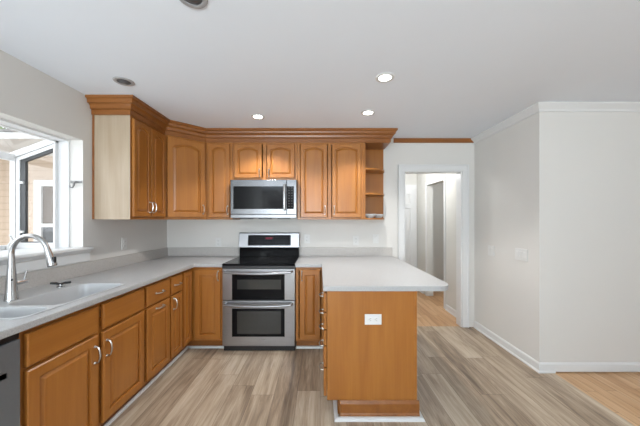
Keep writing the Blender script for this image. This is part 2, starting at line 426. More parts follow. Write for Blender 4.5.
# white six-panel style door at the end of the hall
def panel_door(name, x0, x1, y, z1):
    r = bpy.data.objects.new(name, None); COL.objects.link(r); r.location = ((x0 + x1) / 2, y, 0); r['kind'] = 'structure'
    w = (x1 - x0) / 2; bm = bmesh.new()
    holes = []
    for u0, u1 in ((-w + .1, -.05), (.05, w - .1)):
        for v0, v1 in ((.2, .85), (1.0, 1.6), (1.7, z1 - .12)): holes.append(rect(u0, u1, v0, v1))
    plate(bm, rect(-w, w, .008, z1), holes, -.024, 0.0, XZ); box(bm, -w, w, -.008, 0.0, .008, z1)
    link('door_leaf', bm, TRIM, r, .003)
    bm = bmesh.new(); lathe(bm, [(0, 0), (.012, 0), (.012, .03), (.027, .04), (.027, .055), (0, .062)])
    bmesh.ops.rotate(bm, cent=(0, 0, 0), matrix=Matrix.Rotation(PI / 2, 3, 'X'), verts=bm.verts); bmesh.ops.translate(bm, vec=(-w + .06, -.024, .95), verts=bm.verts)
    link('door_knob', bm, NICKEL, r, smooth=True)
    bm = bmesh.new()
    plate(bm, [(-w - .07, 0), (-w, 0), (-w, z1), (w, z1), (w, 0), (w + .03, 0), (w + .03, z1 + .07), (-w - .07, z1 + .07)], [], -.018, 0, XZ)
    link('door_casing', bm, TRIM, r, .002)
panel_door('door_1', 1.12, 1.885, 5.449, 2.0)

# ------------------------------------------------------------------ garden window over the sink
win = bpy.data.objects.new('window_1', None); COL.objects.link(win); win['kind'] = 'structure'
IX, OX = XL - .107, -2.52           # inner face of the unit, outer glass plane
LX = -2.15                          # liner depth
GY0, GY1 = WY0, WY1                 # ends
ZB, ZT, ZF = 1.135, 2.02, 1.885
bm = bmesh.new()                    # liner around the opening
box(bm, LX, IX, GY1 - .014, GY1, ZB, WZ1); box(bm, LX, IX, GY0, GY0 + .014, ZB, WZ1); box(bm, LX, IX, GY0 + .014, GY1 - .014, WZ1 - .014, WZ1)
link('window_liner', bm, FRAMEG, win)
bx('window_tray', FRAMEG, win, (OX, IX, GY0, GY1, WZ0 - .03, ZB), bevel=.003)
e = .042
bm = bmesh.new()
for y in (GY0, GY1 - e):
    box(bm, OX, OX + e, y, y + e, ZB, ZF)
    box(bm, LX - .008, LX, y, y + e, ZB, ZT)
    box(bm, OX + e, LX - .008, y, y + e, ZB, ZB + .035)
    vs = box(bm, OX, LX, y, y + e, 0, .05)
    for v in vs:
        v.co.z += ZF + (v.co.x - OX) / (LX - OX) * (ZT - ZF) - .02
box(bm, OX, OX + e, GY0 + e, GY1 - e, ZF - .035, ZF + .02)
box(bm, OX, OX + e, GY0 + e, GY1 - e, ZB, ZB + .035)
box(bm, OX, OX + e, 1.56, 1.60, ZB + .035, ZF - .035)
box(bm, LX - .03, LX, GY0 + e, GY1 - e, ZT - .012, ZT + .025)
vs = box(bm, OX, LX, 1.565, 1.595, 0, .03)
for v in vs: v.co.z += ZF + (v.co.x - OX) / (LX - OX) * (ZT - ZF) - .01
link('window_frame', bm, FRAMEG, win, .003)
# vent sash in the far side pane, its shade and screen put into charcoal
sx0, sx1, sz0 = OX + e + .002, LX - .009, ZB + .036
zt = lambda x: ZF + (x - OX) / (LX - OX) * (ZT - ZF) - .024
def quad(l, r_, b, t): return [(sx0 + l, sz0 + b), (sx1 - r_, sz0 + b), (sx1 - r_, zt(sx1 - r_) - t), (sx0 + l, zt(sx0 + l) - t)]
bm = bmesh.new(); plate(bm, quad(0, 0, 0, 0), [quad(.030, .014, .014, .030)], GY1 - .036, GY1 - .004, XZ); link('vent_frame', bm, FRAMEG, win, .002)
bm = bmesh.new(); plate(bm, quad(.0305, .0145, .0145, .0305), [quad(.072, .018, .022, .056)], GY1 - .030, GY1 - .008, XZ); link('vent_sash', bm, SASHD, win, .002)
bm = bmesh.new(); plate(bm, quad(.072, .018, .022, .056), [], GY1 - .020, GY1 - .016, XZ); link('glass_pane', bm, GLASS, win)
bm = bmesh.new(); box(bm, OX + .018, OX + .022, GY0 + e, 1.56, ZB + .035, ZF - .035); link('glass_pane', bm, GLASS, win)
bm = bmesh.new(); box(bm, OX + .018, OX + .022, 1.60, GY1 - e, ZB + .035, ZF - .035); link('glass_pane', bm, GLASS, win)
bm = bmesh.new(); vs = box(bm, OX + .02, LX - .03, GY0 + e, GY1 - e, 0, .004)
for v in vs: v.co.z += ZF + (v.co.x - OX) / (LX - OX) * (ZT - ZF) + .012
link('glass_roof', bm, GLASS, win)
bm = bmesh.new()
tube(bm, [(OX + .055, GY1 - .10, ZB + .0), (OX + .055, GY1 - .10, ZB + .03), (OX + .075, GY1 - .085, ZB + .075), (OX + .08, GY1 - .11, ZB + .115)], [.012, .010, .008, .007])
link('crank_handle', bm, TRIM, win, smooth=True)
for z in (ZB + .13, ZB + .53):
    bx('sash_latch', TRIM, win, (sx0 + .034, sx0 + .064, GY1 - .046, GY1 - .030, z, z + .018))
# stool and apron below the window
bm = bmesh.new()
plate(bm, [(IX + .001, 1.12), (XL + .045, 1.12), (XL + .052, 1.128), (XL + .052, 1.138), (XL + .045, 1.146), (IX + .001, 1.146)], [], WY0 - .07, WY1 + .045, lambda a, b, c: (a, c, b))
plate(bm, [(XL + .001, 1.095), (XL + .018, 1.095), (XL + .03, 1.1195), (XL + .001, 1.1195)], [], WY0 - .05, WY1 + .05, lambda a, b, c: (a, c, b))
plate(bm, [(XL + .001, 1.021), (XL + .012, 1.021), (XL + .018, 1.032), (XL + .018, 1.0945), (XL + .001, 1.0945)], [], WY0 - .05, WY1 + .05, lambda a, b, c: (a, c, b))
struct('trim_window_stool', bm, TRIM, bevel=.002)

# ------------------------------------------------------------------ outside the window
bm = bmesh.new(); box(bm, -12, XL - .2, -4, 14, -.7, -.6); struct('ground', bm, GRASS)
bm = bmesh.new(); plate(bm, rect(-9.0, -2.1, -.6, 2.45), [rect(-4.78, -4.28, .7, 2.04)], 4.6, 4.75, XZ); struct('wall_exterior', bm, SIDING)
bm = bmesh.new()
box(bm, -9.2, -2.1, 3.63, 4.75, 2.451, 2.48); box(bm, -9.2, -2.1, 3.60, 3.63, 2.44, 2.53)
struct('trim_eave', bm, TRIM)
bm = bmesh.new(); plate(bm, [(3.58, 2.531), (3.58, 2.56), (7.0, 3.2), (7.0, 3.12)], [], -9.2, -2.1, lambda a, b, c: (c, a, b)); struct('roof_exterior', bm, ROOFM)
w2 = bpy.data.objects.new('window_2', None); COL.objects.link(w2); w2['kind'] = 'structure'; w2.location = (-4.53, 4.6, .7)
bm = bmesh.new(); plate(bm, rect(-.25, .25, 0, 1.34), [rect(-.125, .145, .07, .55), rect(-.125, .145, .61, 1.235)], -.03, .03, XZ); link('window_frame', bm, TRIM, w2, .004)
bx('screen_pane', CURT, w2, (-.125, .145, .0, .006, .61, 1.235), bevel=0)
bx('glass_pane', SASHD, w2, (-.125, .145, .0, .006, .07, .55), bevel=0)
def tree(x, y, h, r, seed, label):
    rnd = random.Random(seed)
    t = thing('tree', label, 'tree', (x, y, -.6), 0, 'trees beyond the exterior roof')
    bm = bmesh.new(); tube(bm, [(0, 0, 0), (.05, .02, h * .4), (-.03, .05, h * .8)], [.16, .12, .05]); link('trunk', bm, BARK, t, smooth=True)
    bm = bmesh.new()
    for i in range(900):
        a, b, q = rnd.uniform(0, 2 * PI), rnd.uniform(-1, 1), rnd.random() ** .4 * r
        p = Vector((math.cos(a) * math.sqrt(1 - b * b) * q, math.sin(a) * math.sqrt(1 - b * b) * q, h * .78 + b * q * .9))
        u = Vector((rnd.uniform(-1, 1), rnd.uniform(-1, 1), rnd.uniform(-1, 1))).normalized(); v = u.orthogonal().normalized(); s = rnd.uniform(.10, .2)
        bm.faces.new([bm.verts.new(p + u * s), bm.verts.new(p + v * s * .5), bm.verts.new(p - u * s), bm.verts.new(p - v * s * .5)])
    link('foliage', bm, LEAF, t)
tree(-10.9, 9.6, 7.4, 2.0, 3, 'green tree seen through the glass roof of the window, above the house')

# ================================================================== CABINETS
def pull(parent, u, y, v, orient, L=.096):
    """arched bar pull with two feet; front faces local -Y"""
    bm = bmesh.new(); h = L / 2; pts = []
    prof = [(-h, 0), (-h, .012), (-h * .86, .022), (-h * .5, .029), (0, .032), (h * .5, .029), (h * .86, .022), (h, .012), (h, 0)]
    for s, d in prof:
        pts.append((u, y - d, v + s) if orient == 'v' else (u + s, y - d, v))
    tube(bm, pts, [.005, .0042, .0038, .0042, .0048, .0042, .0038, .0042, .005], 8)
    for s in (-h, h):
        c = (u, v + s) if orient == 'v' else (u + s, v)
        tube(bm, [(c[0], y, c[1]), (c[0], y - .006, c[1])], [.0085, .007], 10)
    return link('handle', bm, NICKEL, parent, smooth=True)

def front(parent, name, u0, u1, v0, v1, arch=0.0, raised=True, mat=None, stile=.052, t=.024):
    """cabinet front: frame with a raised centre panel (arched top if arch) or a slab with eased edge; local -Y faces out"""
    n = 12; bm = bmesh.new()
    def loop(i, y, a):
        l, r, b, tp = u0 + i, u1 - i, v0 + i, v1 - i
        w = r - l; out = [(l, y, b), (l + w * .5, y, b), (r, y, b)]
        for k in range(n + 1):
            s = 1 - 2 * k / n; x = l + w * (0.5 + 0.5 * s)
            drop = a * s * s if a else 0
            out.append((x, y, tp - drop))
        return [bm.verts.new(p) for p in out]
    loops = [loop(0, -.0035, 0), loop(0, -t + .005, 0), loop(.005, -t, 0)]
    if raised:
        loops += [loop(stile, -t, arch), loop(stile + .003, -t + .012, arch), loop(stile + .008, -t + .012, arch), loop(stile + .026, -t + .001, arch * .9), loop(stile + .028, -t + .0005, arch * .9)]
    else:
        loops += [loop(.016, -t, 0)]
    for a, b in zip(loops, loops[1:]):
        m = len(a)
        for k in range(m): bm.faces.new((a[k], a[(k + 1) % m], b[(k + 1) % m], b[k]))
    bm.faces.new(loops[0][::-1]); bm.faces.new(loops[-1])
    return link(name, bm, mat or WOOD, parent)

def carcass(parent, w, d, z0, z1, top=True, mids=(), rails=(), mat=None):
    """panel-built cabinet box with a face frame; local front at y=0"""
    g = .0008; s = .018; bm = bmesh.new()
    box(bm, g, s, .019, d, z0, z1); box(bm, w - s, w - g, .019, d, z0, z1)
    box(bm, s, w - s, .019, d, z0, z0 + s); box(bm, s, w - s, d - .008, d, z0 + s, z1)
    if top: box(bm, s, w - s, .019, d, z1 - s, z1)
    box(bm, g, .03, 0, .019, z0, z1); box(bm, w - .03, w - g, 0, .019, z0, z1)
    box(bm, .03, w - .03, 0, .019, z1 - .04, z1); box(bm, .03, w - .03, 0, .019, z0, z0 + .03)
    for m in mids: box(bm, m - .02, m + .02, 0, .019, z0 + .03, z1 - .04)
    for r in rails: box(bm, .03, w - .03, .0005, .019, r - .018, r + .018)
    return link('body', bm, mat or WOOD, parent, .001)

def toe(parent, w, d, z=.103, rec=.075):
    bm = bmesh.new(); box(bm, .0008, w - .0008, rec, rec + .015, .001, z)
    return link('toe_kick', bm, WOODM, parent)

BZ0, BZ1 = .105, .878
FXL, FYB = -1.35, 2.87        # face-frame planes of the left and the back run
DRV = (.70, .853); DOV = (.125, .682)

# left run, facing +X: local x runs along world +Y
c = thing('sink_base_cabinet', 'wide maple base cabinet under the sink, two doors with facing pulls below two blank fronts', 'cabinet', (FXL, 1.222, 0), PI / 2)
carcass(c, .868, .605, BZ0, BZ1, top=False, mids=(.438,), rails=(.691,)); toe(c, .868, .605)
for u0, u1, hu in ((.022, .418, .392), (.458, .850, .484)):
    front(c, 'drawer_front', u0, u1, *DRV, raised=False, mat=WOODH)
    d = front(c, 'door', u0, u1, *DOV); pull(d, hu, -.024, .575, 'v')
c = thing('base_cabinet', 'maple base cabinet whose door has a horizontal pull, right of the sink base', 'cabinet', (FXL, 2.0905, 0), PI / 2)
carcass(c, .349, .605, BZ0, BZ1, rails=(.691,)); toe(c, .349, .605)
d = front(c, 'drawer', .017, .335, *DRV, raised=False, mat=WOODH); pull(d, .176, -.024, .776, 'h')
d = front(c, 'door', .017, .335, *DOV); pull(d, .176, -.024, .654, 'h')
c = thing('base_cabinet', 'narrow maple base cabinet, small drawer over a slim door, beside the corner cabinet', 'cabinet', (FXL, 2.440, 0), PI / 2)
carcass(c, .219, .605, BZ0, BZ1, rails=(.691,)); toe(c, .219, .605)
d = front(c, 'drawer', .012, .206, *DRV, raised=False, mat=WOODH); pull(d, .109, -.024, .776, 'h')
d = front(c, 'door', .012, .206, *DOV, stile=.042); pull(d, .045, -.024, .61, 'v')
# corner unit with a folded pair of doors
c = thing('corner_base_cabinet', 'maple corner base cabinet with two tall doors meeting left of the range', 'cabinet', (FXL, FYB, 0))
bm = bmesh.new(); plate(bm, [(-.606, -.2095), (0, -.2095), (0, 0), (.333, 0), (.333, .636), (-.606, .636)], [], BZ0, BZ1, XY); link('body', bm, WOOD, c, .001)
bm = bmesh.new(); plate(bm, [(-.09, -.2095), (-.075, -.2095), (-.075, .075), (.333, .075), (.333, .09), (-.09, .09)], [], .001, .103, XY); link('toe_kick', bm, WOODM, c)
d = front(c, 'door', .045, .315, .125, .853); pull(d, .292, -.024, .79, 'v')
d = front(c, 'door', -.195, -.024, .125, .853, stile=.04)
d.rotation_euler = (0, 0, PI / 2)

# right of the range
c = thing('base_cabinet', 'maple base cabinet with one full height door between the range and the peninsula', 'cabinet', (-.2545, FYB, 0))
carcass(c, .298, .62, BZ0, BZ1); toe(c, .298, .62)
d = front(c, 'door', .042, .258, .125, .853); pull(d, .066, -.024, .79, 'v')
# peninsula: drawers face -X
IX0, IX1, IY0, IY1 = .05, .673, 1.905, 3.49
c = thing('peninsula_cabinet', 'maple peninsula cabinet with plain end panel and a stack of drawers on its left side', 'cabinet', (IX0, IY1, 0), -PI / 2)
wI, dI = IY1 - IY0, IX1 - IX0
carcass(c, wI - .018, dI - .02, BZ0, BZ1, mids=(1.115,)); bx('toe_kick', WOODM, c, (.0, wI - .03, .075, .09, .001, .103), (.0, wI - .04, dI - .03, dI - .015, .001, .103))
hz = [(.765, .853, .774), (.597, .705, .648), (.49, .59, .542), (.322, .482, .405), (.125, .314, .224)]
hz = [(.722, .853, .785), (.598, .712, .655), (.484, .588, .536), (.330, .474, .405), (.125, .320, .224)]
for v0, v1, vh in hz:
    d = front(c, 'drawer', 1.135, 1.550, v0, v1, raised=False, mat=WOODH); pull(d, 1.34, -.024, vh, 'h')
d = front(c, 'door', .68, 1.095, .125, .853)
bm = bmesh.new()      # end panel, notched for the toe space (drawn in world X/Z, then turned into the local frame)
plate(bm, [(0, .122), (.088, .122), (.088, .004), (dI, .004), (dI, .878), (0, .878)], [], wI - .018, wI, lambda a, b, k: (k, a, b))
link('end_panel', bm, WOOD, c, .0015)
bx('corner_bead', WOODH, c, (wI, wI + .004, dI - .018, dI, .124, .876), bevel=.001)
bx('back_panel', WOOD, c, (.0, wI - .018, dI - .014, dI, .104, .876), bevel=.001)
bm = bmesh.new()
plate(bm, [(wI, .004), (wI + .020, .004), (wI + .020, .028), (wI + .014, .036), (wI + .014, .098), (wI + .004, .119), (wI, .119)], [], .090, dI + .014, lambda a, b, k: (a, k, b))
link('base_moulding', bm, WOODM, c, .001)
# white quarter-round at the foot of the cabinets
QR = [(0, 0), (.019, 0), (.017, .009), (.011, .016), (.004, .019), (0, .019)]
bm = bmesh.new(); sweep(bm, [(FXL - .0745, .62), (FXL - .0745, FYB + .0745), (-1.018, FYB + .0745)], QR); struct('trim_shoe_left', bm, TRIM)
bm = bmesh.new(); sweep(bm, [(-.2535, FYB + .0745), (IX0 + .074, FYB + .0745), (IX0 + .074, 1.8845), (IX1 + .0155, 1.8845), (IX1 + .0155, 3.49)], [(0, 0), (.026, 0), (.022, .012), (.012, .018), (0, .019)][:] )
struct('trim_shoe_peninsula', bm, TRIM)

# ------------------------------------------------------------------ wall cabinets
UZ0, UZ1 = 1.375, 2.285
UXL, UYB = XL + .325, YB - .325
UV = (1.40, 2.248)
c = thing('wall_cabinet', 'two door maple wall cabinet with a pale exposed end, nearest the window', 'cabinet', (UXL, 2.362, 0), PI / 2)
carcass(c, .518, .324, UZ0, UZ1)
for u0, u1, hu in ((.014, .254, .232), (.264, .504, .286)):
    d = front(c, 'door', u0, u1, *UV, arch=.028, stile=.040); pull(d, hu, -.024, 1.49, 'v')
bm = bmesh.new(); box(bm, -.004, 0, .0, .3235, UZ0, UZ1); o = link('end_panel', bm, WOODP, c, .001); o['label'] = 'maple end panel with window glare in its pale colour'
bx('edge_strip', WOODM, c, (-.007, -.004, .306, .3235, UZ0, UZ1), bevel=.001)
# diagonal corner
c = thing('corner_wall_cabinet', 'diagonal maple corner wall cabinet with one arched door', 'cabinet', (XL, YB, 0))
A, B = Vector((.325, -.6285)), Vector((.6385, -.325))
bm = bmesh.new(); plate(bm, [(.001, -.6285), (A.x, A.y), (B.x, B.y), (.6385, -.001), (.001, -.001)], [], UZ0, UZ1, XY); link('body', bm, WOOD, c, .001)
wd = (B - A).length
d = front(c, 'door', .022, wd - .022, *UV, arch=.038); d.location = (A.x, A.y, 0); d.rotation_euler = (0, 0, math.atan2(B.y - A.y, B.x - A.x))
pull(d, wd - .045, -.024, 1.49, 'v')
# back run
def wallcab(label, x0, x1, z0, doors, group=None):
    c = thing('wall_cabinet', label, 'cabinet', (x0, UYB, 0))
    mids = ((doors[0][1] + doors[1][0]) / 2 - x0,) if len(doors) == 2 else ()
    carcass(c, x1 - x0, .324, z0, UZ1, mids=mids)
    for a, b, hx in doors:
        d = front(c, 'door', a - x0, b - x0, z0 + .025, UV[1], arch=.028, stile=.040); pull(d, hx - x0, -.024, z0 + .11 if z0 < 1.5 else z0 + .085, 'v', .09 if z0 < 1.5 else .08)
    return c
wallcab('narrow maple wall cabinet with one arched door, just left of the microwave', -1.321, -1.018, UZ0, [(-1.288, -1.042, -1.066)])
wallcab('short two door maple wall cabinet above the microwave', -1.017, -.264, 1.830, [(-.99, -.672, -.697), (-.614, -.293, -.589)])
wallcab('tall two door maple wall cabinet between the microwave and the open end shelf', -.263, .508, UZ0, [(-.226, .083, .058), (.139, .474, .164)])
# open quarter-round end shelf
c = thing('open_end_shelf', 'open maple end shelf with rounded shelves at the right end of the wall cabinets', 'shelf', (.509, YB, 0))
bx('back_panel', WOOD, c, (.0, .30, -.014, -.001, UZ0, UZ1))
bx('side_panel', WOOD, c, (.0, .012, -.324, -.014, UZ0, UZ1))
bx('face_strip', WOOD, c, (.012, .02, -.324, -.30, UZ0 + .018, UZ1 - .03))
def shelf_outline():
    pts = [(.012, -.014), (.012, -.322)]
    for k in range(15):
        a = -PI / 2 + PI / 2 * k / 14
        pts.append((.02 + .275 * math.cos(a), -.06 + .262 * math.sin(a)))
    pts.append((.295, -.014)); return pts
for z in (1.375, 1.668, 1.962):
    bm = bmesh.new(); plate(bm, shelf_outline(), [], z, z + .018, XY); link('shelf_board', bm, WOODH, c, .002)
bx('top_board', WOODM, c, (.012, .30, -.322, -.014, UZ1 - .018, UZ1))

# wood crown on top of the wall cabinets
CW = [(.0015, 2.272), (.010, 2.272), (.012, 2.315), (.026, 2.319), (.026, 2.327), (.030, 2.345), (.040, 2.357), (.054, 2.359), (.054, 2.368), (.057, 2.384), (.064, 2.392), (.074, 2.394), (.074, 2.4145), (.0015, 2.4145)]
bm = bmesh.new(); sweep(bm, [(XL + .002, 2.357), (UXL, 2.357), (UXL, YB - .6285), (XL + .6385, UYB), (.81, UYB), (.81, YB - .014)], CW)
o = link('cabinet_crown', bm, WOODM); tag(o, 'long stepped maple crown moulding capping all the wall cabinets at the ceiling', 'moulding')

# ================================================================== COUNTERTOPS
CZ0, CZ1 = .8795, .914
SX0, SX1, SY0, SY1 = -1.700, -1.375, 1.255, 1.965
c = thing('countertop', 'pale grey L-shaped countertop with the sink, left of the range', 'countertop', (0, 0, 0))
bm = bmesh.new()
plate(bm, [(XL + .001, .5), (-1.305, .5), (-1.305, 2.84), (-1.0165, 2.84), (-1.0165, YB - .001), (XL + .001, YB - .001)], [rrect(SX0, SX1, SY0, SY1, .05)], CZ0, CZ1, XY)
link('slab', bm, COUNTER, c, .005, seg=3)
o = bx('backsplash', SPLASH, c, (XL + .001, XL + .02, .5, YB - .001, CZ1, 1.020), (XL + .02, -1.034, YB - .02, YB - .001, CZ1, 1.020)); o['label'] = 'taupe grey backsplash'
bx('seam', PLATED, c, (-1.83, -1.44, 2.003, 2.0055, CZ1 - .0005, CZ1 + .0004), bevel=0)
c = thing('countertop', 'pale grey countertop right of the range, reaching over the peninsula to a rounded corner', 'countertop', (0, 0, 0))
bm = bmesh.new(); pl = [(-.2565, 2.84), (.0206, 2.84), (.0206, 1.885)]
r = .105
for k in range(11):
    a = -PI / 2 + PI / 2 * k / 10; pl.append((.922 - r + r * math.cos(a), 1.885 + r + r * math.sin(a)))
pl += [(.922, YB - .001), (-.2565, YB - .001)]
plate(bm, pl, [], CZ0, CZ1, XY); link('slab', bm, COUNTER, c, .006, seg=3)
o = bx('backsplash', SPLASH, c, (-.245, .922, YB - .02, YB - .001, CZ1, 1.020)); o['label'] = 'taupe grey backsplash'

# sink
s = thing('sink', 'white double bowl sink set into the pale grey countertop', 'sink', ((SX0 + SX1) / 2, (SY0 + SY1) / 2, CZ1))
cx, cy = (SX0 + SX1) / 2, (SY0 + SY1) / 2
bowls = [(SX0 + .012, SX1 - .012, SY0 + .012, 1.425), (SX0 + .012, SX1 - .012, 1.455, SY1 - .012)]
bm = bmesh.new()
plate(bm, rrect(SX0 - .004 - cx, SX1 + .004 - cx, SY0 - .004 - cy, SY1 + .004 - cy, .053), [rrect(a - cx, b - cx, d - cy, e2 - cy, .05) for a, b, d, e2 in bowls], .0004, .0032, XY)
link('rim', bm, SINKW, s, .001)
for a, b, d, e2 in bowls:
    bm = bmesh.new(); rings = []
    for ins, z in ((-.0008, .002), (.003, -.01), (.010, -.14), (.022, -.165), (.05, -.175)):
        rings.append([bm.verts.new((x - cx, y - cy, z)) for x, y in rrect(a + ins, b - ins, d + ins, e2 - ins, .05)])
    for p, q in zip(rings, rings[1:]):
        m = len(p)
        for k in range(m): bm.faces.new((p[k], p[(k + 1) % m], q[(k + 1) % m], q[k]))
    bm.faces.new(rings[-1]); o = link('basin', bm, SINKW, s, smooth=True)
    bm = bmesh.new(); lathe(bm, [(0, .0005), (.03, .0005), (.036, .003), (.043, .003), (.044, 0)], ((a + b) / 2 - cx, (d + e2) / 2 - cy, -.175)); link('drain', bm, CHROME, o, smooth=True)

# faucet
f = thing('faucet', 'brushed chrome gooseneck faucet with pull-down spray head beside the sink', 'faucet', (-1.757, 1.56, CZ1))
bm = bmesh.new(); lathe(bm, [(0, .0005), (.030, .0005), (.030, .006), (.0275, .012), (.0255, .06), (.021, .14), (.0165, .20), (.0150, .24), (0, .24)]); link('base', bm, CHROME, f, smooth=True)
bm = bmesh.new(); pts = [(0, 0, .235)]
for k in range(17):
    a = PI - PI * .93 * k / 16; pts.append((.104 + .104 * math.cos(a), 0, .262 + .104 * math.sin(a)))
tube(bm, pts, [.0145] + [.0132] * 17, 14); link('spout', bm, CHROME, f, smooth=True)
e1 = Vector(pts[-1]); dr = (Vector(pts[-1]) - Vector(pts[-2])).normalized()
bm = bmesh.new(); tube(bm, [e1 - dr * .004, e1 + dr * .01, e1 + dr * .05, e1 + dr * .09, e1 + dr * .096], [.0145, .0155, .018, .0225, .020], 16); sh = link('spray_head', bm, CHROME, f, smooth=True)
bm = bmesh.new(); q = e1 + dr * .062; box(bm, q.x + .013, q.x + .026, q.y - .008, q.y + .008, q.z - .026, q.z + .022); o = link('spray_button', bm, BLACKM, sh, .003); o['label'] = 'black spray button'
bm = bmesh.new(); tube(bm, [(0, .018, .092), (0, .05, .092), (0, .078, .092)], [.013, .013, .012], 14); tube(bm, [(0, .068, .088), (0.004, .070, .125), (0.010, .072, .155)], [.008, .006, .0045], 10); link('lever_handle', bm, CHROME, f, smooth=True)
bm = bmesh.new(); lathe(bm, [(0, 0), (.006, 0), (.006, .002), (0, .0025)], n=12); bmesh.ops.rotate(bm, cent=(0, 0, 0), matrix=Matrix.Rotation(PI / 2, 3, 'Y') , verts=bm.verts)
bmesh.ops.rotate(bm, cent=(0, 0, 0), matrix=Matrix.Rotation(-.72, 3, 'Z'), verts=bm.verts); bmesh.ops.translate(bm, vec=(.0170, -.0150, .118), verts=bm.verts); link('sensor', bm, BLACKM, f)

# little black cross-handled gadget on the deck
k = thing('drain_stopper', 'small black winged stopper with a chrome foot on the counter behind the sink', 'stopper', (-1.765, 1.865, CZ1)); k.scale = (.86, .86, .86)
bm = bmesh.new(); lathe(bm, [(0, .0005), (.026, .0005), (.026, .005), (.012, .010), (.008, .022), (0, .022)]); link('foot', bm, CHROME, k, smooth=True)
bm = bmesh.new(); tube(bm, [(-.068, -.012, .032), (-.03, -.004, .030), (0, 0, .022), (.03, .006, .032), (.066, .012, .036)], [.009, .010, .007, .010, .009], 10); o = link('wings', bm, BLACKM, k, smooth=True)

# ================================================================== RANGE
RX0, RX1 = -1.014, -.258; rc = (RX0 + RX1) / 2; rw = (RX1 - RX0) / 2 - .001; RF = 2.845
r = thing('range', 'stainless double oven electric range between the two base cabinet runs', 'range', (rc, RF, 0))
bx('body', STEELD, r, (-rw, rw, .035, .655, .05, .895))
bx('toe_base', BLACKM, r, (-rw + .004, rw - .004, .03, .60, .001, .05))
bx('cooktop', BLACKG, r, (-rw, rw, -.012, .655, .8955, .918), bevel=.004)
bm = bmesh.new()
for x, y, rad in ((-.19, .17, .115), (.19, .17, .095), (-.19, .45, .085), (.19, .45, .11), (0, .47, .06)):
    for q in (rad, rad * .62):
        lathe(bm, [(q - .003, .9186), (q, .9188), (q + .003, .9186)], (x, y, 0), 40)
link('burner_marks', bm, RING, r)
bx('control_trim', BLACKM, r, (-rw, rw, -.010, .03, .866, .895))
# backguard leaning slightly back
bm = bmesh.new(); plate(bm, [(.555, 1.028), (.655, 1.028), (.655, 1.212), (.600, 1.212), (.585, 1.205)], [], -rw, rw, lambda a, b, c: (c, a, b)); bg = link('backguard', bm, STEELX, r, .005)
bx('riser', BLACKG, r, (-rw + .006, rw - .006, .585, .655, .918, 1.028))
def on_guard(u0, u1, v0, v1, off):
    f = lambda v: .555 + (v - 1.028) / (1.205 - 1.028) * .030
    bm = bmesh.new(); plate(bm, [(f(v0) - off, v0), (f(v1) - off, v1), (f(v1) + .002, v1), (f(v0) + .002, v0)], [], u0, u1, lambda a, b, c: (c, a, b)); return bm
dp = link('display_panel', on_guard(-.262, .272, 1.052, 1.182, .002), KEYS, bg)
ff = lambda v: .555 + (v - 1.028) / .177 * .030 - .0026
def mark(u, v, w, h): box(bm, u - w / 2, u + w / 2, ff(v) - .0004, ff(v) + .001, v - h / 2, v + h / 2)
bm = bmesh.new()       # clock: 12:30 style seven-segment strokes
for u in (-.030, -.010, .014, .034):
    mark(u + .005, 1.142, .0022, .020); mark(u - .003, 1.151, .010, .0022); mark(u - .003, 1.142, .010, .0022); mark(u - .003, 1.133, .010, .0022)
link('clock_digits', bm, RED, dp)
def oven_door(name, z0, z1, zwin0, zwin1, g0, g1, zh):
    """steel door with black window surround and a bowed bar handle"""
    d = bx(name, STEELX, r, (-rw, rw, -.004, .034, z0, z1), bevel=.004)
    p = bx('window_surround', BLACKG, d, (-.276, .270, -.007, -.004, zwin0, zwin1), bevel=.001)
    bx('window', OVENG, p, (-.222, .232, -.0085, -.007, g0, g1), bevel=.0005)
    bm = bmesh.new(); pts = []
    for k2 in range(15):
        t = k2 / 14 * 2 - 1; pts.append((t * .335, -.052 - .012 * (1 - t * t) , zh - .012 * (1 - t * t)))
    pts = [(-.345, -.004, zh + .004), (-.345, -.03, zh + .003)] + pts + [(.345, -.03, zh + .003), (.345, -.004, zh + .004)]
    tube(bm, pts, .0125, 12); link('handle', bm, STEELX, d, smooth=True)
    return d
oven_door('upper_oven_door', .538, .862, .541, .806, .652, .752, .834)
oven_door('lower_oven_door', .062, .530, .160, .452, .190, .425, .500)

# ================================================================== MICROWAVE
mw = thing('microwave', 'stainless over-the-range microwave hung under the short wall cabinet', 'microwave', (-.6405, 3.115, 1.39))
hw = .375
bx('body', STEELD, mw, (-hw, hw, .03, .393, .0, .436))
bx('vent_grille', STEELD, mw, (-hw, hw, -.006, .03, .003, .042), bevel=.004)
d = bx('door', STEELM, mw, (-hw, .262, -.010, .03, .045, .436), bevel=.004)
w_ = bx('window', BLACKG, d, (-.342, .222, -.0125, -.010, .105, .362), bevel=.001)
bm = bmesh.new(); tube(bm, [(.240, -.010, .095), (.240, -.038, .098), (.240, -.042, .13), (.240, -.042, .35), (.240, -.038, .378), (.240, -.010, .381)], [.011, .012, .012, .012, .012, .011], 12); link('handle', bm, CHROME, d, smooth=True)
p = bx('control_panel', STEELM, mw, (.264, hw, -.010, .03, .045, .436), bevel=.004)
kp = bx('keypad', KEYS, p, (.266, .345, -.0125, -.010, .105, .362), bevel=.001)
for x in (-.22, .0, .22): bx('underside_vent', BLACKM, mw, (x - .07, x + .07, .05, .15, -.008, 0), bevel=.002)

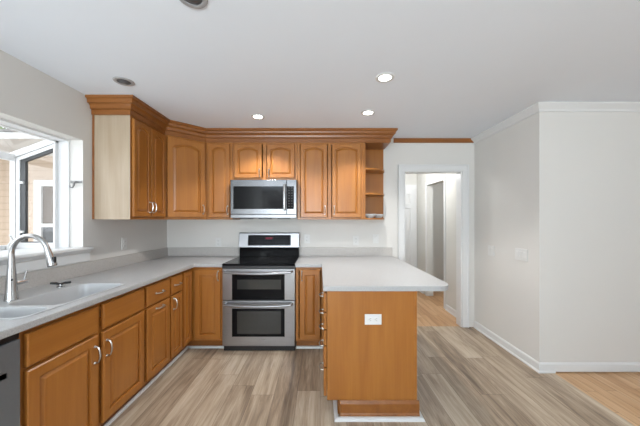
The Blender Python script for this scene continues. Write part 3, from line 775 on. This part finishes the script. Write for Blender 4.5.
# ================================================================== DISHWASHER
dw = thing('dishwasher', 'slate grey dishwasher at the near left end of the counter', 'dishwasher', (FXL, .615, 0), PI / 2)
bx('body', BLACKM, dw, (.002, .600, .02, .60, .105, .876))
bx('door', DWASH, dw, (.003, .599, -.024, .02, .13, .845), bevel=.004)
bx('control_strip', BLACKM, dw, (.003, .599, -.018, .02, .848, .874), bevel=.002)
bx('toe_panel', BLACKM, dw, (.003, .599, .06, .075, .001, .128))
bx('badge', PLATED, dw, (.515, .545, -.0235, -.024, .700, .725), bevel=.001)
bm = bmesh.new(); tube(bm, [(.06, -.024, .79), (.06, -.05, .79), (.30, -.055, .79), (.47, -.05, .79), (.47, -.024, .79)], .010, 10); link('handle', bm, STEELX, dw, smooth=True)

# ================================================================== SMALL THINGS
def outlet(label, loc, rz, gangs=1, kind='outlet', horiz=False, name='wall_outlet', group=None):
    """cover plate with its sockets or rockers; local -Y faces out, plate centred on the origin"""
    t = thing(name, label, 'outlet' if kind == 'outlet' else 'light switch', loc, rz, group)
    w, h = .072 + .046 * (gangs - 1), .116
    bm = bmesh.new(); box(bm, -w / 2, w / 2, -.006, -.0003, -h / 2, h / 2)
    R = Matrix.Rotation(PI / 2, 3, 'Y')
    def fin(bm, nm, mat, par, bev=.0015):
        if horiz: bmesh.ops.rotate(bm, cent=(0, 0, 0), matrix=R, verts=bm.verts)
        return link(nm, bm, mat, par, bev)
    p = fin(bm, 'cover_plate', PLATE, t)
    for g in range(gangs):
        u = (g - (gangs - 1) / 2) * .046
        if kind == 'outlet':
            for v in (-.021, .021):
                bm = bmesh.new(); plate(bm, rrect(u - .016, u + .016, v - .0155, v + .0155, .008, 4), [], -.0085, -.006, XZ); q = fin(bm, 'socket', PLATE, t, .0005)
                bm = bmesh.new(); box(bm, u - .008, u - .0055, -.0092, -.0085, v - .003, v + .006); box(bm, u + .0055, u + .008, -.0092, -.0085, v - .002, v + .005); box(bm, u - .002, u + .002, -.0092, -.0085, v - .010, v - .006); fin(bm, 'slots', PLATED, q, 0)
        else:
            bm = bmesh.new(); box(bm, u - .0165, u + .0165, -.0085, -.006, -.033, .033); q = fin(bm, 'rocker', PLATE, t)
            bm = bmesh.new(); box(bm, u - .0145, u + .0145, -.0105, -.0085, .003, .030); fin(bm, 'rocker_top', PLATE, q)
    return t
outlet('horizontal white outlet on the peninsula end panel', (.3686, IY0, .680), 0, 1, 'outlet', True)
outlet('white outlet on the left wall under the wall cabinet with the pale end', (XL, 2.74, 1.135), PI / 2)
outlet('white outlet on the back wall just left of the range', (-1.30, YB, 1.085), 0)
outlet('white outlet on the back wall just right of the range backguard', (-.165, YB, 1.13), 0)
outlet('white outlet on the back wall midway between range and open end shelf', (.46, YB, 1.11), 0)
outlet('white outlet on the back wall below the open end shelf', (.715, YB, 1.13), 0, 1, 'switch', name='light_switch')['label'] = 'single white switch on the back wall below the open end shelf'
outlet('two gang white switch plate on the right wall, nearer the doorway', (XR, 3.16, 1.015), -PI / 2, 2, 'switch', name='light_switch')
outlet('three gang white switch plate on the right wall, nearer the corner', (XR, 2.69, 1.03), -PI / 2, 3, 'switch', name='light_switch')

def downlight(label, x, y, lit, power=0):
    t = thing('recessed_downlight', label, 'ceiling light', (x, y, ZC))
    bm = bmesh.new(); lathe(bm, [(.046, -.0005), (.046, -.006), (.054, -.008), (.066, -.006), (.070, -.0005)], n=32); link('trim_ring', bm, TRIM if lit else RINGG, t, smooth=True)
    bm = bmesh.new()
    if lit: lathe(bm, [(0, -.0045), (.030, -.004), (.0455, -.002), (.0455, -.0005), (0, -.0005)], n=32); link('lens', bm, LENS, t, smooth=True)
    else:
        lathe(bm, [(0, -.014), (.015, -.013), (.028, -.008), (.034, -.0025), (.0455, -.0015), (.0455, -.0005), (0, -.0005)], n=32); link('lens', bm, LENSG, t, smooth=True)
    if lit:
        l = bpy.data.lights.new('downlight_lamp', 'SPOT'); l.energy = power; l.spot_size = math.radians(122); l.spot_blend = 0.45; l.shadow_soft_size = .035; l.color = (1.0, .985, .96)
        o = bpy.data.objects.new('downlight_lamp', l); COL.objects.link(o); o.parent = t; o.location = (0, 0, -.06)
PW = 38
downlight('lit recessed ceiling light nearest the camera above the peninsula', .476, 2.007, True, PW)
downlight('lit recessed ceiling light above the peninsula nearer the wall cabinets', .467, 2.663, True, PW)
downlight('lit recessed ceiling light in front of the microwave', -.626, 2.767, True, PW)
downlight('unlit recessed ceiling light near the window and the left wall cabinet', -1.477, 2.065, False)
downlight('unlit recessed ceiling light cut by the top edge of the photo', -.60, 1.283, False)

# fill lamp added to brighten the hall, out of sight beyond the doorway
t = thing('hall_fill_lamp', 'added round white fill lamp in the hall beyond the doorway', 'ceiling light', (1.35, 4.45, ZC))
bm = bmesh.new(); lathe(bm, [(0, -.07), (.08, -.062), (.12, -.035), (.13, -.0005), (0, -.0005)]); link('shade', bm, LENS, t, smooth=True)
l = bpy.data.lights.new('hall_fill', 'POINT'); l.energy = 20; l.shadow_soft_size = .1; l.color = (.96, .98, 1)
o = bpy.data.objects.new('hall_fill', l); COL.objects.link(o); o.parent = t; o.location = (0, 0, -.19)

# coat hook on the window jamb
hk = thing('hook', 'small chrome double hook screwed to the white window jamb', 'hook', (XL - .052, WY1, 1.684))
bx('mounting_plate', HOOKM, hk, (-.048, .048, -.006, -.0003, -.011, .011), bevel=.003)
bm = bmesh.new()
tube(bm, [(0, -.006, 0), (0, -.024, -.005), (0, -.026, -.03), (-.004, -.034, -.05), (-.016, -.042, -.048), (-.02, -.044, -.034)], [.0065, .0065, .0065, .006, .0055, .007], 8)
tube(bm, [(0, -.024, -.012), (.004, -.036, -.034), (.016, -.046, -.036), (.021, -.048, -.022)], [.0065, .006, .0055, .007], 8)
link('prongs', bm, HOOKM, hk, smooth=True)

# white dishes on the bottom end shelf
def dish(label, x, y, rr, z):
    bm = bmesh.new(); lathe(bm, [(0, .002), (rr * .5, .0005), (rr * .55, .008), (rr * .95, .030), (rr, .044), (rr * .96, .048), (rr * .86, .036), (rr * .5, .016), (0, .014)], n=28)
    o = link('white_dish', bm, SINKW, None, smooth=True); o.location = (x, y, z); tag(o, label, 'dish', 'white dishes on the bottom end shelf')
dish('white dish on the bottom end shelf, beside the cabinet', .509 + .090, YB - .232, .074, 1.3935)
dish('white dish on the bottom end shelf, at the rounded open end', .509 + .212, YB - .132, .068, 1.3935)

# fill lamp added to lighten the side room off the hall, out of sight
t = thing('side_room_fill_lamp', 'added round white fill lamp in the room off the hall', 'ceiling light', (2.9, 4.5, ZC))
bm = bmesh.new(); lathe(bm, [(0, -.07), (.08, -.062), (.12, -.035), (.13, -.0005), (0, -.0005)]); link('shade', bm, LENS, t, smooth=True)
l = bpy.data.lights.new('side_room_fill', 'POINT'); l.energy = 7; l.shadow_soft_size = .1; l.color = (.96, .98, 1)
o = bpy.data.objects.new('side_room_fill', l); COL.objects.link(o); o.parent = t; o.location = (0, 0, -.19)
